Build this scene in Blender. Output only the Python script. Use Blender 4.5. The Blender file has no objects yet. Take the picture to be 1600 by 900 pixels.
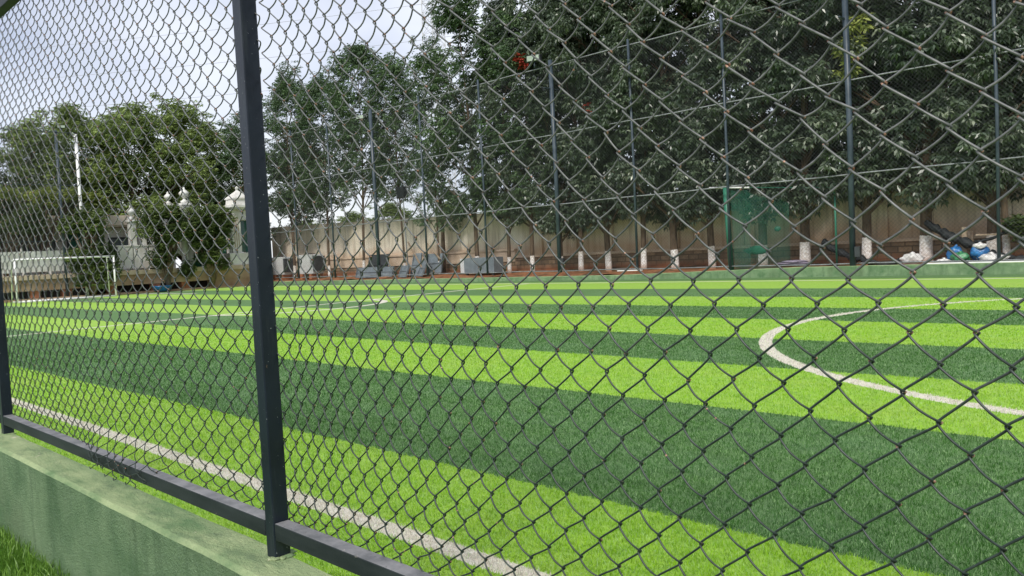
import bpy, math, random
import numpy as np
from mathutils import Matrix, Vector
random.seed(7)
D = bpy.data
SC = bpy.context.scene
COL = SC.collection
rad = math.radians

# ------------------------------------------------------------------ objects
def tag(o, label=None, cat=None, group=None, kind=None):
    if label: o['label'] = label
    if cat: o['category'] = cat
    if group: o['group'] = group
    if kind: o['kind'] = kind
    return o

def empty(name, loc, label=None, cat=None, group=None):
    o = D.objects.new(name, None); COL.objects.link(o); o.location = loc
    o.empty_display_size = .2
    return tag(o, label, cat, group)

def copy_tree(o, parent=None):
    c = o.copy(); COL.objects.link(c)
    if parent: c.parent = parent
    for ch in list(o.children): copy_tree(ch, c)
    return c

def world_loc(o):
    v = Vector(o.location)
    while o.parent: o = o.parent; v += Vector(o.location)
    return v

class MB:
    def __init__(s): s.v = []; s.f = []; s.mi = []; s.m = 0
    def face(s, idx): s.f.append(idx); s.mi.append(s.m)
    def box(s, x0, x1, y0, y1, z0, z1):
        b = len(s.v)
        s.v += [(x, y, z) for x in (x0, x1) for y in (y0, y1) for z in (z0, z1)]
        for q in ((0,1,3,2),(4,6,7,5),(0,4,5,1),(2,3,7,6),(0,2,6,4),(1,5,7,3)): s.face([b+i for i in q])
        return s
    def obox(s, p0, p1, w, h):          # beam between two points
        p0 = Vector(p0); p1 = Vector(p1); t = (p1-p0).normalized()
        a = t.cross(Vector((0,0,1))); a = Vector((1,0,0)) if a.length < .01 else a.normalized()
        c = a.cross(t); b = len(s.v)
        for p in (p0, p1):
            for i, j in ((-1,-1),(1,-1),(1,1),(-1,1)): s.v.append(tuple(p + a*(i*w/2) + c*(j*h/2)))
        for q in ((3,2,1,0),(4,5,6,7),(0,1,5,4),(1,2,6,5),(2,3,7,6),(3,0,4,7)): s.face([b+i for i in q])
        return s
    def tube(s, pts, r, n=8, caps=True):
        pts = [Vector(p) for p in pts]; rs = r if isinstance(r, (list, tuple)) else [r]*len(pts)
        b = len(s.v); ref = None
        for i, p in enumerate(pts):
            t = (pts[min(i+1, len(pts)-1)] - pts[max(i-1, 0)]).normalized()
            if ref is None: ref = Vector((1,0,0)) if abs(t.x) < .8 else Vector((0,1,0))
            a = t.cross(ref)
            if a.length < .05: a = t.cross(Vector((0,1,0)))
            a.normalize(); c = t.cross(a); ref = -a.cross(t) if False else ref
            for k in range(n):
                an = 2*math.pi*k/n
                s.v.append(tuple(p + (a*math.cos(an) + c*math.sin(an))*rs[i]))
        for i in range(len(pts)-1):
            for k in range(n):
                k2 = (k+1) % n
                s.face([b+i*n+k, b+i*n+k2, b+(i+1)*n+k2, b+(i+1)*n+k])
        if caps:
            s.face([b+k for k in range(n)][::-1]); s.face([b+(len(pts)-1)*n+k for k in range(n)])
        return s
    def lathe(s, cx, cy, prof, n=12, rot=0):
        b = len(s.v)
        for r, z in prof:
            for k in range(n):
                an = 2*math.pi*k/n + rot
                s.v.append((cx+r*math.cos(an), cy+r*math.sin(an), z))
        for i in range(len(prof)-1):
            for k in range(n):
                k2 = (k+1) % n
                s.face([b+i*n+k, b+i*n+k2, b+(i+1)*n+k2, b+(i+1)*n+k])
        s.face([b+k for k in range(n)][::-1]); s.face([b+(len(prof)-1)*n+k for k in range(n)])
        return s
    def blob(s, c, r, seed=0, nu=14, nv=9, amp=.25):
        rnd = np.random.RandomState(seed); ph = rnd.rand(12)*6.28; b = len(s.v)
        for j in range(nv+1):
            th = math.pi*j/nv
            for i in range(nu):
                u = 2*math.pi*i/nu
                k = 1 + amp*(math.sin(3*u+ph[0])*math.sin(2*th+ph[1]) + .6*math.sin(5*u+ph[2]+3*th) + .4*math.sin(7*th+ph[3]+2*u)) * math.sin(th)
                s.v.append((c[0]+r[0]*k*math.sin(th)*math.cos(u), c[1]+r[1]*k*math.sin(th)*math.sin(u), c[2]+r[2]*k*math.cos(th)))
        for j in range(nv):
            for i in range(nu):
                i2 = (i+1) % nu
                s.face([b+j*nu+i, b+(j+1)*nu+i, b+(j+1)*nu+i2, b+j*nu+i2])
        return s
    def build(s, name, mats, parent=None, smooth=False, bevel=0):
        me = D.meshes.new(name); off = world_loc(parent) if parent else Vector((0,0,0))
        me.from_pydata([(x-off.x, y-off.y, z-off.z) for x, y, z in s.v], [], s.f)
        mats = mats if isinstance(mats, (list, tuple)) else [mats]
        for m in mats: me.materials.append(m)
        if len(mats) > 1: me.polygons.foreach_set('material_index', s.mi)
        if smooth: me.polygons.foreach_set('use_smooth', [True]*len(me.polygons))
        me.update()
        o = D.objects.new(name, me); COL.objects.link(o)
        if parent: o.parent = parent
        if bevel:
            m = o.modifiers.new('bevel', 'BEVEL'); m.width = bevel; m.segments = 2; m.limit_method = 'ANGLE'
        return o

def np_mesh(name, verts, faces, mat, attrs=None, smooth=False):
    """verts (n,3), faces (m,k) constant k"""
    me = D.meshes.new(name); n, (m, k) = len(verts), faces.shape
    me.vertices.add(n); me.vertices.foreach_set('co', np.ascontiguousarray(verts, dtype=np.float32).ravel())
    me.loops.add(m*k); me.loops.foreach_set('vertex_index', np.ascontiguousarray(faces, dtype=np.int32).ravel())
    me.polygons.add(m); me.polygons.foreach_set('loop_start', np.arange(0, m*k, k, dtype=np.int32))
    me.polygons.foreach_set('loop_total', np.full(m, k, dtype=np.int32))
    if smooth: me.polygons.foreach_set('use_smooth', np.ones(m, dtype=bool))
    me.update(calc_edges=True)
    for an, arr in (attrs or {}).items():
        a = me.attributes.new(an, 'FLOAT', 'POINT'); a.data.foreach_set('value', arr.astype(np.float32))
    me.materials.append(mat)
    return me

def link(name, me, parent=None):
    o = D.objects.new(name, me); COL.objects.link(o)
    if parent: o.parent = parent
    return o

# ------------------------------------------------------------------ materials
class N:
    def __init__(s, name):
        s.mat = D.materials.new(name); s.mat.use_nodes = True
        s.t = s.mat.node_tree; s.b = s.t.nodes['Principled BSDF']
        s.out = s.t.nodes['Material Output']
    def n(s, typ, **kw):
        nd = s.t.nodes.new(typ)
        for k, v in kw.items(): setattr(nd, k, v)
        return nd
    def put(s, sock, v):
        if isinstance(v, bpy.types.NodeSocket): s.t.links.new(v, sock)
        elif v is not None:
            if sock.type == 'RGBA' and len(v) == 3: v = (*v, 1)
            sock.default_value = v
    def math(s, op, a, b=None, c=None, clamp=False):
        nd = s.n('ShaderNodeMath', operation=op, use_clamp=clamp)
        s.put(nd.inputs[0], a); s.put(nd.inputs[1], b); s.put(nd.inputs[2], c)
        return nd.outputs[0]
    def mix(s, f, a, b, blend='MIX'):
        nd = s.n('ShaderNodeMix', data_type='RGBA', blend_type=blend)
        s.put(nd.inputs[0], f); s.put(nd.inputs[6], a); s.put(nd.inputs[7], b)
        return nd.outputs[2]
    def pos(s): return s.n('ShaderNodeNewGeometry').outputs['Position']
    def obj(s): return s.n('ShaderNodeTexCoord').outputs['Object']
    def xyz(s, v):
        nd = s.n('ShaderNodeSeparateXYZ'); s.put(nd.inputs[0], v); return nd.outputs
    def mapn(s, v, scale=(1,1,1), rot=(0,0,0)):
        nd = s.n('ShaderNodeMapping'); s.put(nd.inputs[0], v); nd.inputs['Scale'].default_value = scale
        nd.inputs['Rotation'].default_value = rot; return nd.outputs[0]
    def noise(s, v, scale, detail=3, rough=.5, out=0):
        nd = s.n('ShaderNodeTexNoise'); s.put(nd.inputs['Vector'], v); nd.inputs['Scale'].default_value = scale
        nd.inputs['Detail'].default_value = detail; nd.inputs['Roughness'].default_value = rough
        return nd.outputs[out]
    def step(s, v, lo, hi):
        nd = s.n('ShaderNodeMapRange'); s.put(nd.inputs[0], v)
        nd.inputs[1].default_value = lo; nd.inputs[2].default_value = hi; return nd.outputs[0]
    def attr(s, name):
        return s.n('ShaderNodeAttribute', attribute_name=name).outputs['Fac']
    def bump(s, h, strength=.5, dist=.01):
        nd = s.n('ShaderNodeBump'); s.put(nd.inputs['Height'], h)
        nd.inputs['Strength'].default_value = strength; nd.inputs['Distance'].default_value = dist
        s.t.links.new(nd.outputs[0], s.b.inputs['Normal'])
    def done(s, base=None, rough=None, metal=None, spec=None):
        s.put(s.b.inputs['Base Color'], base); s.put(s.b.inputs['Roughness'], rough)
        s.put(s.b.inputs['Metallic'], metal); s.put(s.b.inputs['Specular IOR Level'], spec)
        return s.mat

def simple(name, base, dark=None, scale=4, rough=.6, bump=0, bscale=30, bdist=.004, spec=.4, metal=0, detail=5):
    m = N(name); p = m.obj()
    dark = dark or tuple(c*.7 for c in base)
    f = m.step(m.noise(p, scale, detail, .6), .35, .65)
    c = m.mix(f, dark, base)
    if bump: m.bump(m.noise(p, bscale, 4, .6), bump, bdist)
    r = m.math('MULTIPLY_ADD', m.noise(p, scale*2, 3), .25, rough-.12)
    return m.done(c, r, metal, spec)

# --- turf: the stripes, the white lines and the blades share one colour function
C0 = (.515, 11.35); CR = 5.72
def turf_colour(m, jitter):
    P = m.pos(); x, y, _ = m.xyz(P)
    nz = m.noise(P, 26, 2); nz2 = m.noise(P, 9, 2)
    j = m.math('MULTIPLY_ADD', nz, jitter, -jitter/2)
    wob = m.math('MULTIPLY_ADD', m.noise(P, .35, 1), .12, -.06)
    yj = m.math('ADD', m.math('ADD', y, j), wob)
    ramp = m.n('ShaderNodeValToRGB'); cr = ramp.color_ramp; cr.interpolation = 'CONSTANT'
    edges = [0, 2.93, 5.07, 6.93, 9.02, 11.12, 13.25, 15.62, 18.25]
    cr.elements[0].position = 0; cr.elements[0].color = (1,)*4
    cr.elements[1].position = edges[1]/40; cr.elements[1].color = (0, 0, 0, 1)
    for i, e in enumerate(edges[2:]):
        el = cr.elements.new(e/40); el.color = (1,)*4 if i % 2 == 0 else (0, 0, 0, 1)
    el = cr.elements.new(21.9/40); el.color = (0, 0, 0, 1)
    m.put(ramp.inputs[0], m.math('MULTIPLY', yj, 1/40))
    stripe = ramp.outputs[0]
    light = m.mix(m.step(nz2, .3, .7), (.24, .48, .015), (.345, .60, .034))
    dark = m.mix(m.step(nz2, .3, .7), (.034, .130, .016), (.066, .195, .030))
    # worn, paler patches
    pt = m.step(m.noise(m.mapn(P, (1, 2.2, 1)), .8, 4), .46, .72)
    dark = m.mix(m.math('MULTIPLY', pt, .5), dark, (.10, .23, .085))
    light = m.mix(m.math('MULTIPLY', pt, .35), light, (.40, .55, .07))
    c = m.mix(stripe, dark, light)
    def band(d, w): return m.math('LESS_THAN', m.math('ABSOLUTE', m.math('ADD', d, m.math('MULTIPLY', j, .35))), w)
    L = band(m.math('SUBTRACT', y, 2.10), .056)
    dx = m.math('SUBTRACT', x, C0[0]); dy = m.math('SUBTRACT', y, C0[1])
    dist = m.math('SQRT', m.math('ADD', m.math('MULTIPLY', dx, dx), m.math('MULTIPLY', dy, dy)))
    yin = m.math('MULTIPLY', m.math('GREATER_THAN', y, 2.1), m.math('LESS_THAN', y, 21.6))
    circ = band(m.math('SUBTRACT', dist, CR), .075)
    L = m.math('MAXIMUM', L, circ)
    pl = m.math('ADD', m.math('ADD', x, 18.35), m.math('MULTIPLY', y, .1))
    L = m.math('MAXIMUM', L, m.math('MULTIPLY', band(pl, .085), yin))
    ex = m.math('ADD', x, 19.9); ey = m.math('SUBTRACT', y, 11.4)
    ed = m.math('SQRT', m.math('ADD', m.math('MULTIPLY', ex, ex), m.math('MULTIPLY', ey, ey)))
    L = m.math('MAXIMUM', L, m.math('MULTIPLY', band(m.math('SUBTRACT', ed, 2.55), .1), m.math('GREATER_THAN', pl, 0)))
    L = m.math('MAXIMUM', L, band(m.math('SUBTRACT', y, 21.55), .085))
    xin = m.math('LESS_THAN', m.math('ABSOLUTE', m.math('ADD', x, 18)), 23.0)
    L = m.math('MAXIMUM', L, m.math('MULTIPLY', band(m.math('ADD', x, 41.0), .08), yin))
    bx = m.math('MULTIPLY', m.math('MULTIPLY', band(m.math('ADD', x, 36.6), .09), m.math('LESS_THAN', m.math('ABSOLUTE', m.math('SUBTRACT', y, 12.2)), 4.1)), 1)
    L = m.math('MAXIMUM', L, bx)
    byy = m.math('MULTIPLY', band(m.math('SUBTRACT', m.math('ABSOLUTE', m.math('SUBTRACT', y, 12.2)), 4.0), .09), m.math('LESS_THAN', x, -36.6))
    L = m.math('MAXIMUM', L, byy)
    L = m.math('MULTIPLY', L, m.math('LESS_THAN', y, 21.8))
    cream = m.mix(m.step(nz, .3, .7), (.70, .63, .53), (.86, .82, .74))
    return m.mix(L, c, cream), L

def turf_mat():
    m = N('turf'); c, L = turf_colour(m, .10)
    P = m.pos()
    g = m.noise(m.mapn(P, (60, 150, 60)), 1, 4, .7)
    g2 = m.noise(m.mapn(P, (14, 40, 14)), 1, 3, .7)
    c = m.mix(m.math('MULTIPLY', m.step(g, .35, .75), .5), c, m.mix(.55, c, (.5, .62, .35)))
    c = m.mix(m.math('MULTIPLY', m.step(g2, .5, .25), .35), c, (.03, .07, .015))
    m.bump(g, .6, .02)
    m.b.inputs['Sheen Weight'].default_value = .08; m.b.inputs['Sheen Roughness'].default_value = .5
    return m.done(m.mix(.14, c, (.01, .02, .005)), .7, None, .1)  # base darkened evenly to paint in the shade between blades

def blade_mat():
    m = N('turf_blades'); c, L = turf_colour(m, .07)
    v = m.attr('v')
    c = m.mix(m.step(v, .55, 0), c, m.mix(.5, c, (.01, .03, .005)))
    c = m.mix(m.math('MULTIPLY', m.step(v, .78, 1), .85), c, (.42, .62, .30))  # sparse pale blades paint specular sparkle into the colour
    m.done(c, .55, None, .12)
    tr = m.n('ShaderNodeBsdfTranslucent'); m.put(tr.inputs[0], c)
    mx = m.n('ShaderNodeMixShader'); mx.inputs[0].default_value = .25
    m.t.links.new(m.b.outputs[0], mx.inputs[1]); m.t.links.new(tr.outputs[0], mx.inputs[2])
    m.t.links.new(mx.outputs[0], m.out.inputs[0])
    return m.mat

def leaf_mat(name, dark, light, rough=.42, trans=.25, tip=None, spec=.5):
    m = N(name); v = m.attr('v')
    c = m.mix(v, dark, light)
    if tip: c = m.mix(m.math('GREATER_THAN', v, .93), c, tip)  # a few whole leaves coloured paler as painted sky highlights
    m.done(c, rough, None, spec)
    tr = m.n('ShaderNodeBsdfTranslucent'); m.put(tr.inputs[0], m.mix(.5, c, light))
    mx = m.n('ShaderNodeMixShader'); mx.inputs[0].default_value = trans
    m.t.links.new(m.b.outputs[0], mx.inputs[1]); m.t.links.new(tr.outputs[0], mx.inputs[2])
    m.t.links.new(mx.outputs[0], m.out.inputs[0])
    return m.mat

def bark_mat():
    m = N('bark_with_white_paint'); P = m.obj(); z = m.xyz(P)[2]
    n = m.noise(m.mapn(P, (14, 14, 3)), 1, 5, .65)
    bark = m.mix(m.step(n, .3, .7), (.045, .03, .02), (.17, .12, .08))
    red = (.30, .14, .07)
    ztop = m.math('ADD', z, m.math('MULTIPLY_ADD', m.noise(P, 9, 2), .12, -.06))
    paint = m.mix(m.step(m.noise(P, 16, 4, .7), .42, .62), (.58, .52, .46), (.88, .87, .86))
    paint = m.mix(m.step(z, .32, .05), paint, red)
    f = m.math('LESS_THAN', ztop, .86)
    m.bump(n, .7, .02)
    return m.done(m.mix(f, bark, paint), .85, None, .2)

def fence_wire_mat():
    m = N('green_black_coated_wire'); r = m.attr('rust'); P = m.obj()
    n = m.noise(P, 60, 4, .7)
    base = m.mix(m.step(n, .4, .7), (.010, .020, .015), (.030, .046, .037))
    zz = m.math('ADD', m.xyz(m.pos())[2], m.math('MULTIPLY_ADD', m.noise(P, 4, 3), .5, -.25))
    base = m.mix(m.math('MULTIPLY', m.step(zz, 1.0, 1.3), .85), base, m.mix(m.step(n, .35, .65), (.080, .086, .083), (.17, .173, .168)))   # blends to a paler grey higher up
    f = m.math('GREATER_THAN', m.math('ADD', r, m.math('MULTIPLY_ADD', n, .6, -.3)), .62)
    c = m.mix(f, base, m.mix(m.step(m.noise(P, 200, 2), .4, .6), (.19, .08, .045), (.46, .28, .20)))
    rough = m.math('MULTIPLY_ADD', f, .30, .38)
    return m.done(c, rough, 0, .45)

def post_mat():
    m = N('navy_black_painted_steel'); P = m.obj()
    n = m.noise(P, 5, 4); s = m.noise(P, 140, 2, .8)
    base = m.mix(m.step(n, .35, .65), (.006, .010, .017), (.010, .017, .028))
    base = m.mix(m.math('MULTIPLY', m.step(m.noise(m.mapn(P, (30, 30, 4)), 1, 4, .7), .55, .8), .5), base, (.05, .06, .062))
    base = m.mix(m.math('GREATER_THAN', s, .735), base, (.35, .38, .38))
    sc = m.math('GREATER_THAN', m.noise(m.mapn(P, (40, 40, 11)), 1, 4, .75), .70)
    base = m.mix(sc, base, (.17, .11, .07))
    m.bump(m.noise(P, 90, 3), .15, .002)
    return m.done(base, m.math('MULTIPLY_ADD', n, .25, .22), None, .35)

def rail_mat():
    m = N('dark_steel_rail_sky_top'); P = m.obj(); nz = m.xyz(m.n('ShaderNodeNewGeometry').outputs['Normal'])[2]
    n = m.noise(m.mapn(P, (3, 20, 20)), 1, 5, .65)
    base = m.mix(m.step(n, .35, .7), (.009, .014, .016), (.028, .036, .038))
    sky_tone = m.mix(m.step(m.noise(P, 12, 5, .7), .35, .65), (.11, .115, .12), (.23, .23, .235))
    c = m.mix(m.math('MULTIPLY', m.step(nz, .5, .9), .95), base, sky_tone)   # sky reflection painted into the colour of the flat top
    c = m.mix(m.math('GREATER_THAN', m.noise(P, 70, 3, .7), .70), c, (.01, .01, .01))
    c = m.mix(m.math('GREATER_THAN', m.noise(m.mapn(P, (1, 1, 1)), 33, 4, .8), .72), c, (.4, .36, .30))
    m.bump(m.noise(P, 80, 3), .2, .002)
    return m.done(c, .5, None, .3)

def kerb_face_mat():
    m = N('green_painted_roughcast'); P = m.obj()
    n = m.noise(P, 3.2, 5, .65); st = m.noise(m.mapn(P, (9, 9, 1.3)), 1, 4, .6)
    c = m.mix(m.step(n, .32, .7), (.10, .20, .085), (.27, .39, .21))
    c = m.mix(m.math('MULTIPLY', m.step(st, .5, .72), .75), c, (.075, .15, .065))
    c = m.mix(m.math('MULTIPLY', m.step(m.noise(P, 130, 3, .7), .5, .72), .35), c, (.28, .38, .30))
    c = m.mix(m.math('GREATER_THAN', m.noise(P, 22, 4, .75), .745), c, (.60, .62, .52))
    c = m.mix(m.math('MULTIPLY', m.step(m.noise(P, 1.6, 3), .55, .7), .55), c, (.10, .15, .07))
    m.bump(m.math('ADD', m.noise(P, 130, 4, .7), m.math('MULTIPLY', m.noise(P, 30, 3), .6)), 1.0, .02)
    return m.done(c, .72, None, .3)

def kerb_top_mat():
    m = N('bleached_green_coping'); P = m.obj()
    n = m.noise(m.mapn(P, (2.2, 6, 6)), 1, 6, .7); d = m.noise(m.mapn(P, (6, 14, 6), (0, 0, .5)), 1, 5, .7)
    c = m.mix(m.step(n, .35, .62), (.12, .215, .095), (.36, .44, .23))
    c = m.mix(m.math('MULTIPLY', m.step(d, .52, .7), .7), c, (.12, .185, .10))
    c = m.mix(m.math('MULTIPLY', m.step(m.noise(P, 8, 5, .75), .62, .72), .9), c, (.62, .58, .45))
    c = m.mix(m.math('MULTIPLY', m.math('GREATER_THAN', m.noise(P, 45, 4, .75), .69), .6), c, (.09, .11, .07))
    m.bump(m.math('ADD', m.noise(P, 110, 4, .7), m.math('MULTIPLY', d, 1.2)), 1.0, .010)
    return m.done(c, .78, None, .25)

def plaster_mat():
    m = N('stained_cream_plaster'); P = m.obj(); z = m.xyz(P)[2]
    n = m.noise(P, .9, 5, .6); st = m.noise(m.mapn(P, (5, 5, .35)), 1, 5, .7)
    c = m.mix(m.step(n, .3, .7), (.70, .61, .48), (.80, .74, .64))
    c = m.mix(m.math('MULTIPLY', m.step(st, .48, .70), .7), c, (.34, .28, .21))
    low = m.math('ADD', z, m.math('MULTIPLY_ADD', m.noise(P, 1.5, 4), 1.0, -.5))
    c = m.mix(m.math('MULTIPLY', m.step(low, 1.75, 1.2), .6), c, (.42, .22, .10))
    c = m.mix(m.math('MULTIPLY', m.step(low, 2.75, 3.2), .5), c, (.26, .23, .19))
    m.bump(m.noise(P, 40, 4, .6), .3, .01)
    return m.done(c, .88, None, .2)

def masonry_mat():
    m = N('rough_stone_masonry'); P = m.obj()
    w = m.n('ShaderNodeTexBrick'); v = m.mapn(P, (1, 1, 1), (rad(90), 0, 0))
    m.put(w.inputs['Vector'], v); w.inputs['Scale'].default_value = 1
    w.inputs['Brick Width'].default_value = .42; w.inputs['Row Height'].default_value = .19; w.inputs['Mortar Size'].default_value = .018
    w.inputs['Color1'].default_value = (.20, .14, .09, 1); w.inputs['Color2'].default_value = (.34, .24, .15, 1); w.inputs['Mortar'].default_value = (.12, .09, .06, 1)
    n = m.noise(P, 5, 5, .7); z = m.xyz(P)[2]
    c = m.mix(m.math('MULTIPLY', m.step(n, .4, .7), .7), w.outputs[0], (.12, .09, .06))
    lo = m.math('ADD', z, m.math('MULTIPLY', n, .35))
    c = m.mix(m.step(lo, .75, .45), c, (.30, .11, .05))
    m.bump(m.math('ADD', m.math('MULTIPLY', w.outputs[1], -1.0), n), .9, .04)
    return m.done(c, .9, None, .15)

def soil_mat():
    m = N('red_earth'); P = m.obj(); n = m.noise(P, 3, 6, .7)
    c = m.mix(m.step(n, .35, .65), (.17, .07, .035), (.34, .17, .09))
    c = m.mix(m.step(m.noise(P, 1.1, 4), .52, .62), c, (.10, .075, .045))
    m.bump(n, .8, .06)
    return m.done(c, .95, None, .1)

M = dict(
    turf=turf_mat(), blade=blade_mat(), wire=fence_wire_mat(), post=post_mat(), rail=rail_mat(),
    kface=kerb_face_mat(), ktop=kerb_top_mat(), plaster=plaster_mat(), stone=masonry_mat(), soil=soil_mat(),
    bark=bark_mat(),
    plainbark=simple('bark', (.22, .16, .11), (.08, .055, .04), 6, .85, .6, 20, .02, .2),
    land=simple('dry_ground', (.20, .17, .09), (.10, .12, .05), .3, .95),
    farpost=simple('dark_blue_painted_pole', (.055, .075, .095), (.03, .045, .06), 3, .4, .1),
    farmesh=simple('thin_grey_wire', (.10, .11, .12), (.045, .05, .052), 5, .5),
    farrail=simple('galvanised_pipe', (.30, .32, .33), (.16, .17, .18), 3, .45),
    white=simple('chalky_white_paint', (.80, .80, .78), (.60, .58, .54), 2.5, .55, .15, 40),
    bright=simple('white_enamel', (.86, .86, .86), (.74, .74, .74), 3, .35),
    cream=simple('cream_concrete', (.62, .50, .38), (.44, .33, .23), 1.8, .85, .3, 30, .01),
    slabface=simple('ochre_stained_concrete', (.46, .33, .22), (.30, .19, .11), 1.2, .88, .3, 20, .01),
    brickpier=simple('orange_brick', (.45, .19, .09), (.26, .10, .05), 9, .9, .5, 25, .01),
    voidm=simple('recess_shade_black', (.035, .025, .02), (.012, .010, .009), 3, .9),  # near-black colour paints in the shade under the terrace slab
    teal=simple('green_tinted_glass', (.02, .12, .09), (.012, .07, .055), 1, .12, spec=.8),
    hoard=simple('green_sheet_hoarding', (.02, .17, .09), (.012, .10, .06), 2, .5),
    greyglass=simple('grey_window_glass', (.16, .2, .21), (.08, .10, .11), 1, .15, spec=.7),
    tank=simple('pale_grey_enamel_sheet', (.62, .64, .65), (.5, .5, .5), 2, .4),
    darkmetal=simple('charcoal_metal', (.045, .05, .055), (.025, .028, .03), 4, .5),
    greysheet=simple('blue_grey_sheet_metal', (.20, .235, .26), (.13, .155, .18), 3, .45, .2, 6, .02),
    tower=simple('hazed_tower_steel', (.62, .64, .66), (.52, .54, .57), 1, .6),  # distance haze painted in as a paler steel colour
    cable=simple('pale_overhead_cable', (.42, .44, .48), (.36, .38, .42), 1, .6),
    bluebag=simple('blue_plastic_sack', (.03, .20, .48), (.015, .10, .30), 6, .3, .6, 14, .03, .6),
    greenbag=simple('green_plastic_sack', (.06, .30, .12), (.03, .17, .07), 8, .35, .6, 14, .03, .6),
    whitebag=simple('white_plastic_sack', (.78, .77, .75), (.55, .53, .50), 6, .4, .7, 12, .03, .5),
    mauve=simple('faded_mauve_matting', (.27, .23, .30), (.17, .145, .19), 5, .8, .6, 20, .02),
    tarp=simple('black_shade_net', (.018, .022, .024), (.008, .010, .011), 8, .6, .7, 18, .03),
    wood=simple('weathered_plank', (.42, .34, .25), (.24, .17, .11), 8, .8, .4, 30),
    greenpost=simple('green_painted_pipe', (.03, .19, .12), (.02, .12, .08), 3, .4),
    lamp=simple('pale_green_lamp_glass', (.40, .47, .38), (.26, .32, .26), 4, .25, spec=.7),
    flower=simple('red_blossom', (.50, .07, .04), (.30, .03, .02), 12, .6),
    rooftile=simple('beige_roof_sheet', (.55, .47, .38), (.42, .36, .30), 2, .7),
)
M['leaf_dark'] = leaf_mat('dark_glossy_leaves', (.024, .046, .027), (.125, .168, .10), .36, .15, (.26, .30, .21), .65)
M['leaf_mid'] = leaf_mat('mid_green_leaves', (.035, .072, .034), (.15, .235, .10), .42, .25)
M['leaf_olive'] = leaf_mat('olive_green_leaves', (.085, .135, .035), (.30, .39, .12), .5, .3)
M['leaf_lime'] = leaf_mat('yellow_green_leaves', (.10, .15, .03), (.42, .48, .12), .5, .3)
M['leaf_clip'] = leaf_mat('clipped_shrub_leaves', (.03, .062, .02), (.22, .29, .085), .5, .25)
M['grass'] = leaf_mat('lawn_grass', (.06, .16, .012), (.20, .36, .05), .45, .3)

def net_mat(name, col, alpha):
    m = N(name); m.done(col, .6)
    m.put(m.b.inputs['Alpha'], m.math('MULTIPLY_ADD', m.noise(m.obj(), 1.5, 3), .3, alpha-.15))
    return m.mat
M['net'] = net_mat('green_shade_netting', (.02, .15, .10), .24)

# ------------------------------------------------------------------ camera
R = np.array([[0.70986894, -0.0038821, -0.70432309], [0.70256482, -0.06692552, 0.7084657], [-0.04988752, -0.99775042, -0.04478092]])
CAMZ = 1.2
cam = D.cameras.new('camera'); camo = D.objects.new('camera', cam); COL.objects.link(camo)
cam.sensor_width = 36; cam.lens = 1270/1600*36; cam.clip_start = .05; cam.clip_end = 3000
mw = Matrix.Identity(4)
for i in range(3):
    mw[i][0] = R[i, 0]; mw[i][1] = -R[i, 1]; mw[i][2] = -R[i, 2]
mw[0][3], mw[1][3], mw[2][3] = 0, 0, CAMZ
camo.matrix_world = mw
SC.camera = camo

# ------------------------------------------------------------------ light
w = D.worlds.new('World'); SC.world = w; w.use_nodes = True
nt = w.node_tree; nt.nodes.clear()
SUN_EL, SUN_AZ = 48, 292       # azimuth of the sun measured from +X, counter-clockwise
out = nt.nodes.new('ShaderNodeOutputWorld'); mixs = nt.nodes.new('ShaderNodeMixShader')
bg1 = nt.nodes.new('ShaderNodeBackground'); bg2 = nt.nodes.new('ShaderNodeBackground')
sky = nt.nodes.new('ShaderNodeTexSky'); sky.sky_type = 'NISHITA'; sky.sun_disc = False
sky.sun_elevation = rad(SUN_EL); sky.sun_rotation = rad(90-SUN_AZ)
nt.links.new(sky.outputs[0], bg1.inputs[0]); bg1.inputs[1].default_value = .1
tc = nt.nodes.new('ShaderNodeTexCoord'); mp = nt.nodes.new('ShaderNodeMapping'); mp.inputs['Scale'].default_value = (1, 1, 2.5)
ns = nt.nodes.new('ShaderNodeTexNoise'); ns.inputs['Scale'].default_value = 1.6; ns.inputs['Detail'].default_value = 5; ns.inputs['Roughness'].default_value = .5
rp = nt.nodes.new('ShaderNodeValToRGB'); rp.color_ramp.elements[0].position = .38; rp.color_ramp.elements[1].position = .70
rp.color_ramp.elements[0].color = (.43, .46, .57, 1); rp.color_ramp.elements[1].color = (.95, .96, .985, 1)
nt.links.new(tc.outputs['Generated'], mp.inputs[0]); nt.links.new(mp.outputs[0], ns.inputs['Vector'])
nt.links.new(ns.outputs[0], rp.inputs[0]); nt.links.new(rp.outputs[0], bg2.inputs[0]); bg2.inputs[1].default_value = .64
mixs.inputs[0].default_value = .85
nt.links.new(bg1.outputs[0], mixs.inputs[1]); nt.links.new(bg2.outputs[0], mixs.inputs[2]); nt.links.new(mixs.outputs[0], out.inputs[0])
sl = D.lights.new('sun', 'SUN'); sl.energy = 1.5; sl.angle = rad(12); sl.color = (1, .95, .87)
so = D.objects.new('sun', sl); COL.objects.link(so)
sd = Vector((math.cos(rad(SUN_EL))*math.cos(rad(SUN_AZ)), math.cos(rad(SUN_EL))*math.sin(rad(SUN_AZ)), math.sin(rad(SUN_EL))))
so.rotation_euler = sd.to_track_quat('Z', 'Y').to_euler()
SC.view_settings.view_transform = 'Standard'; SC.view_settings.look = 'None'
SC.view_settings.exposure = 1.12; SC.view_settings.gamma = 1

# ------------------------------------------------------------------ setting
mb = MB(); mb.v = [(-900, -700, -.05), (900, -700, -.05), (900, 900, -.05), (-900, 900, -.05)]; mb.face([0, 1, 2, 3])
tag(mb.build('ground', M['land']), kind='structure')
mb = MB(); mb.v = [(-43.2, 1.128, 0), (24, 1.128, 0), (24, 23.4, 0), (-43.2, 23.4, 0)]; mb.face([0, 1, 2, 3])
tag(mb.build('pitch', M['turf']), kind='structure')
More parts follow.
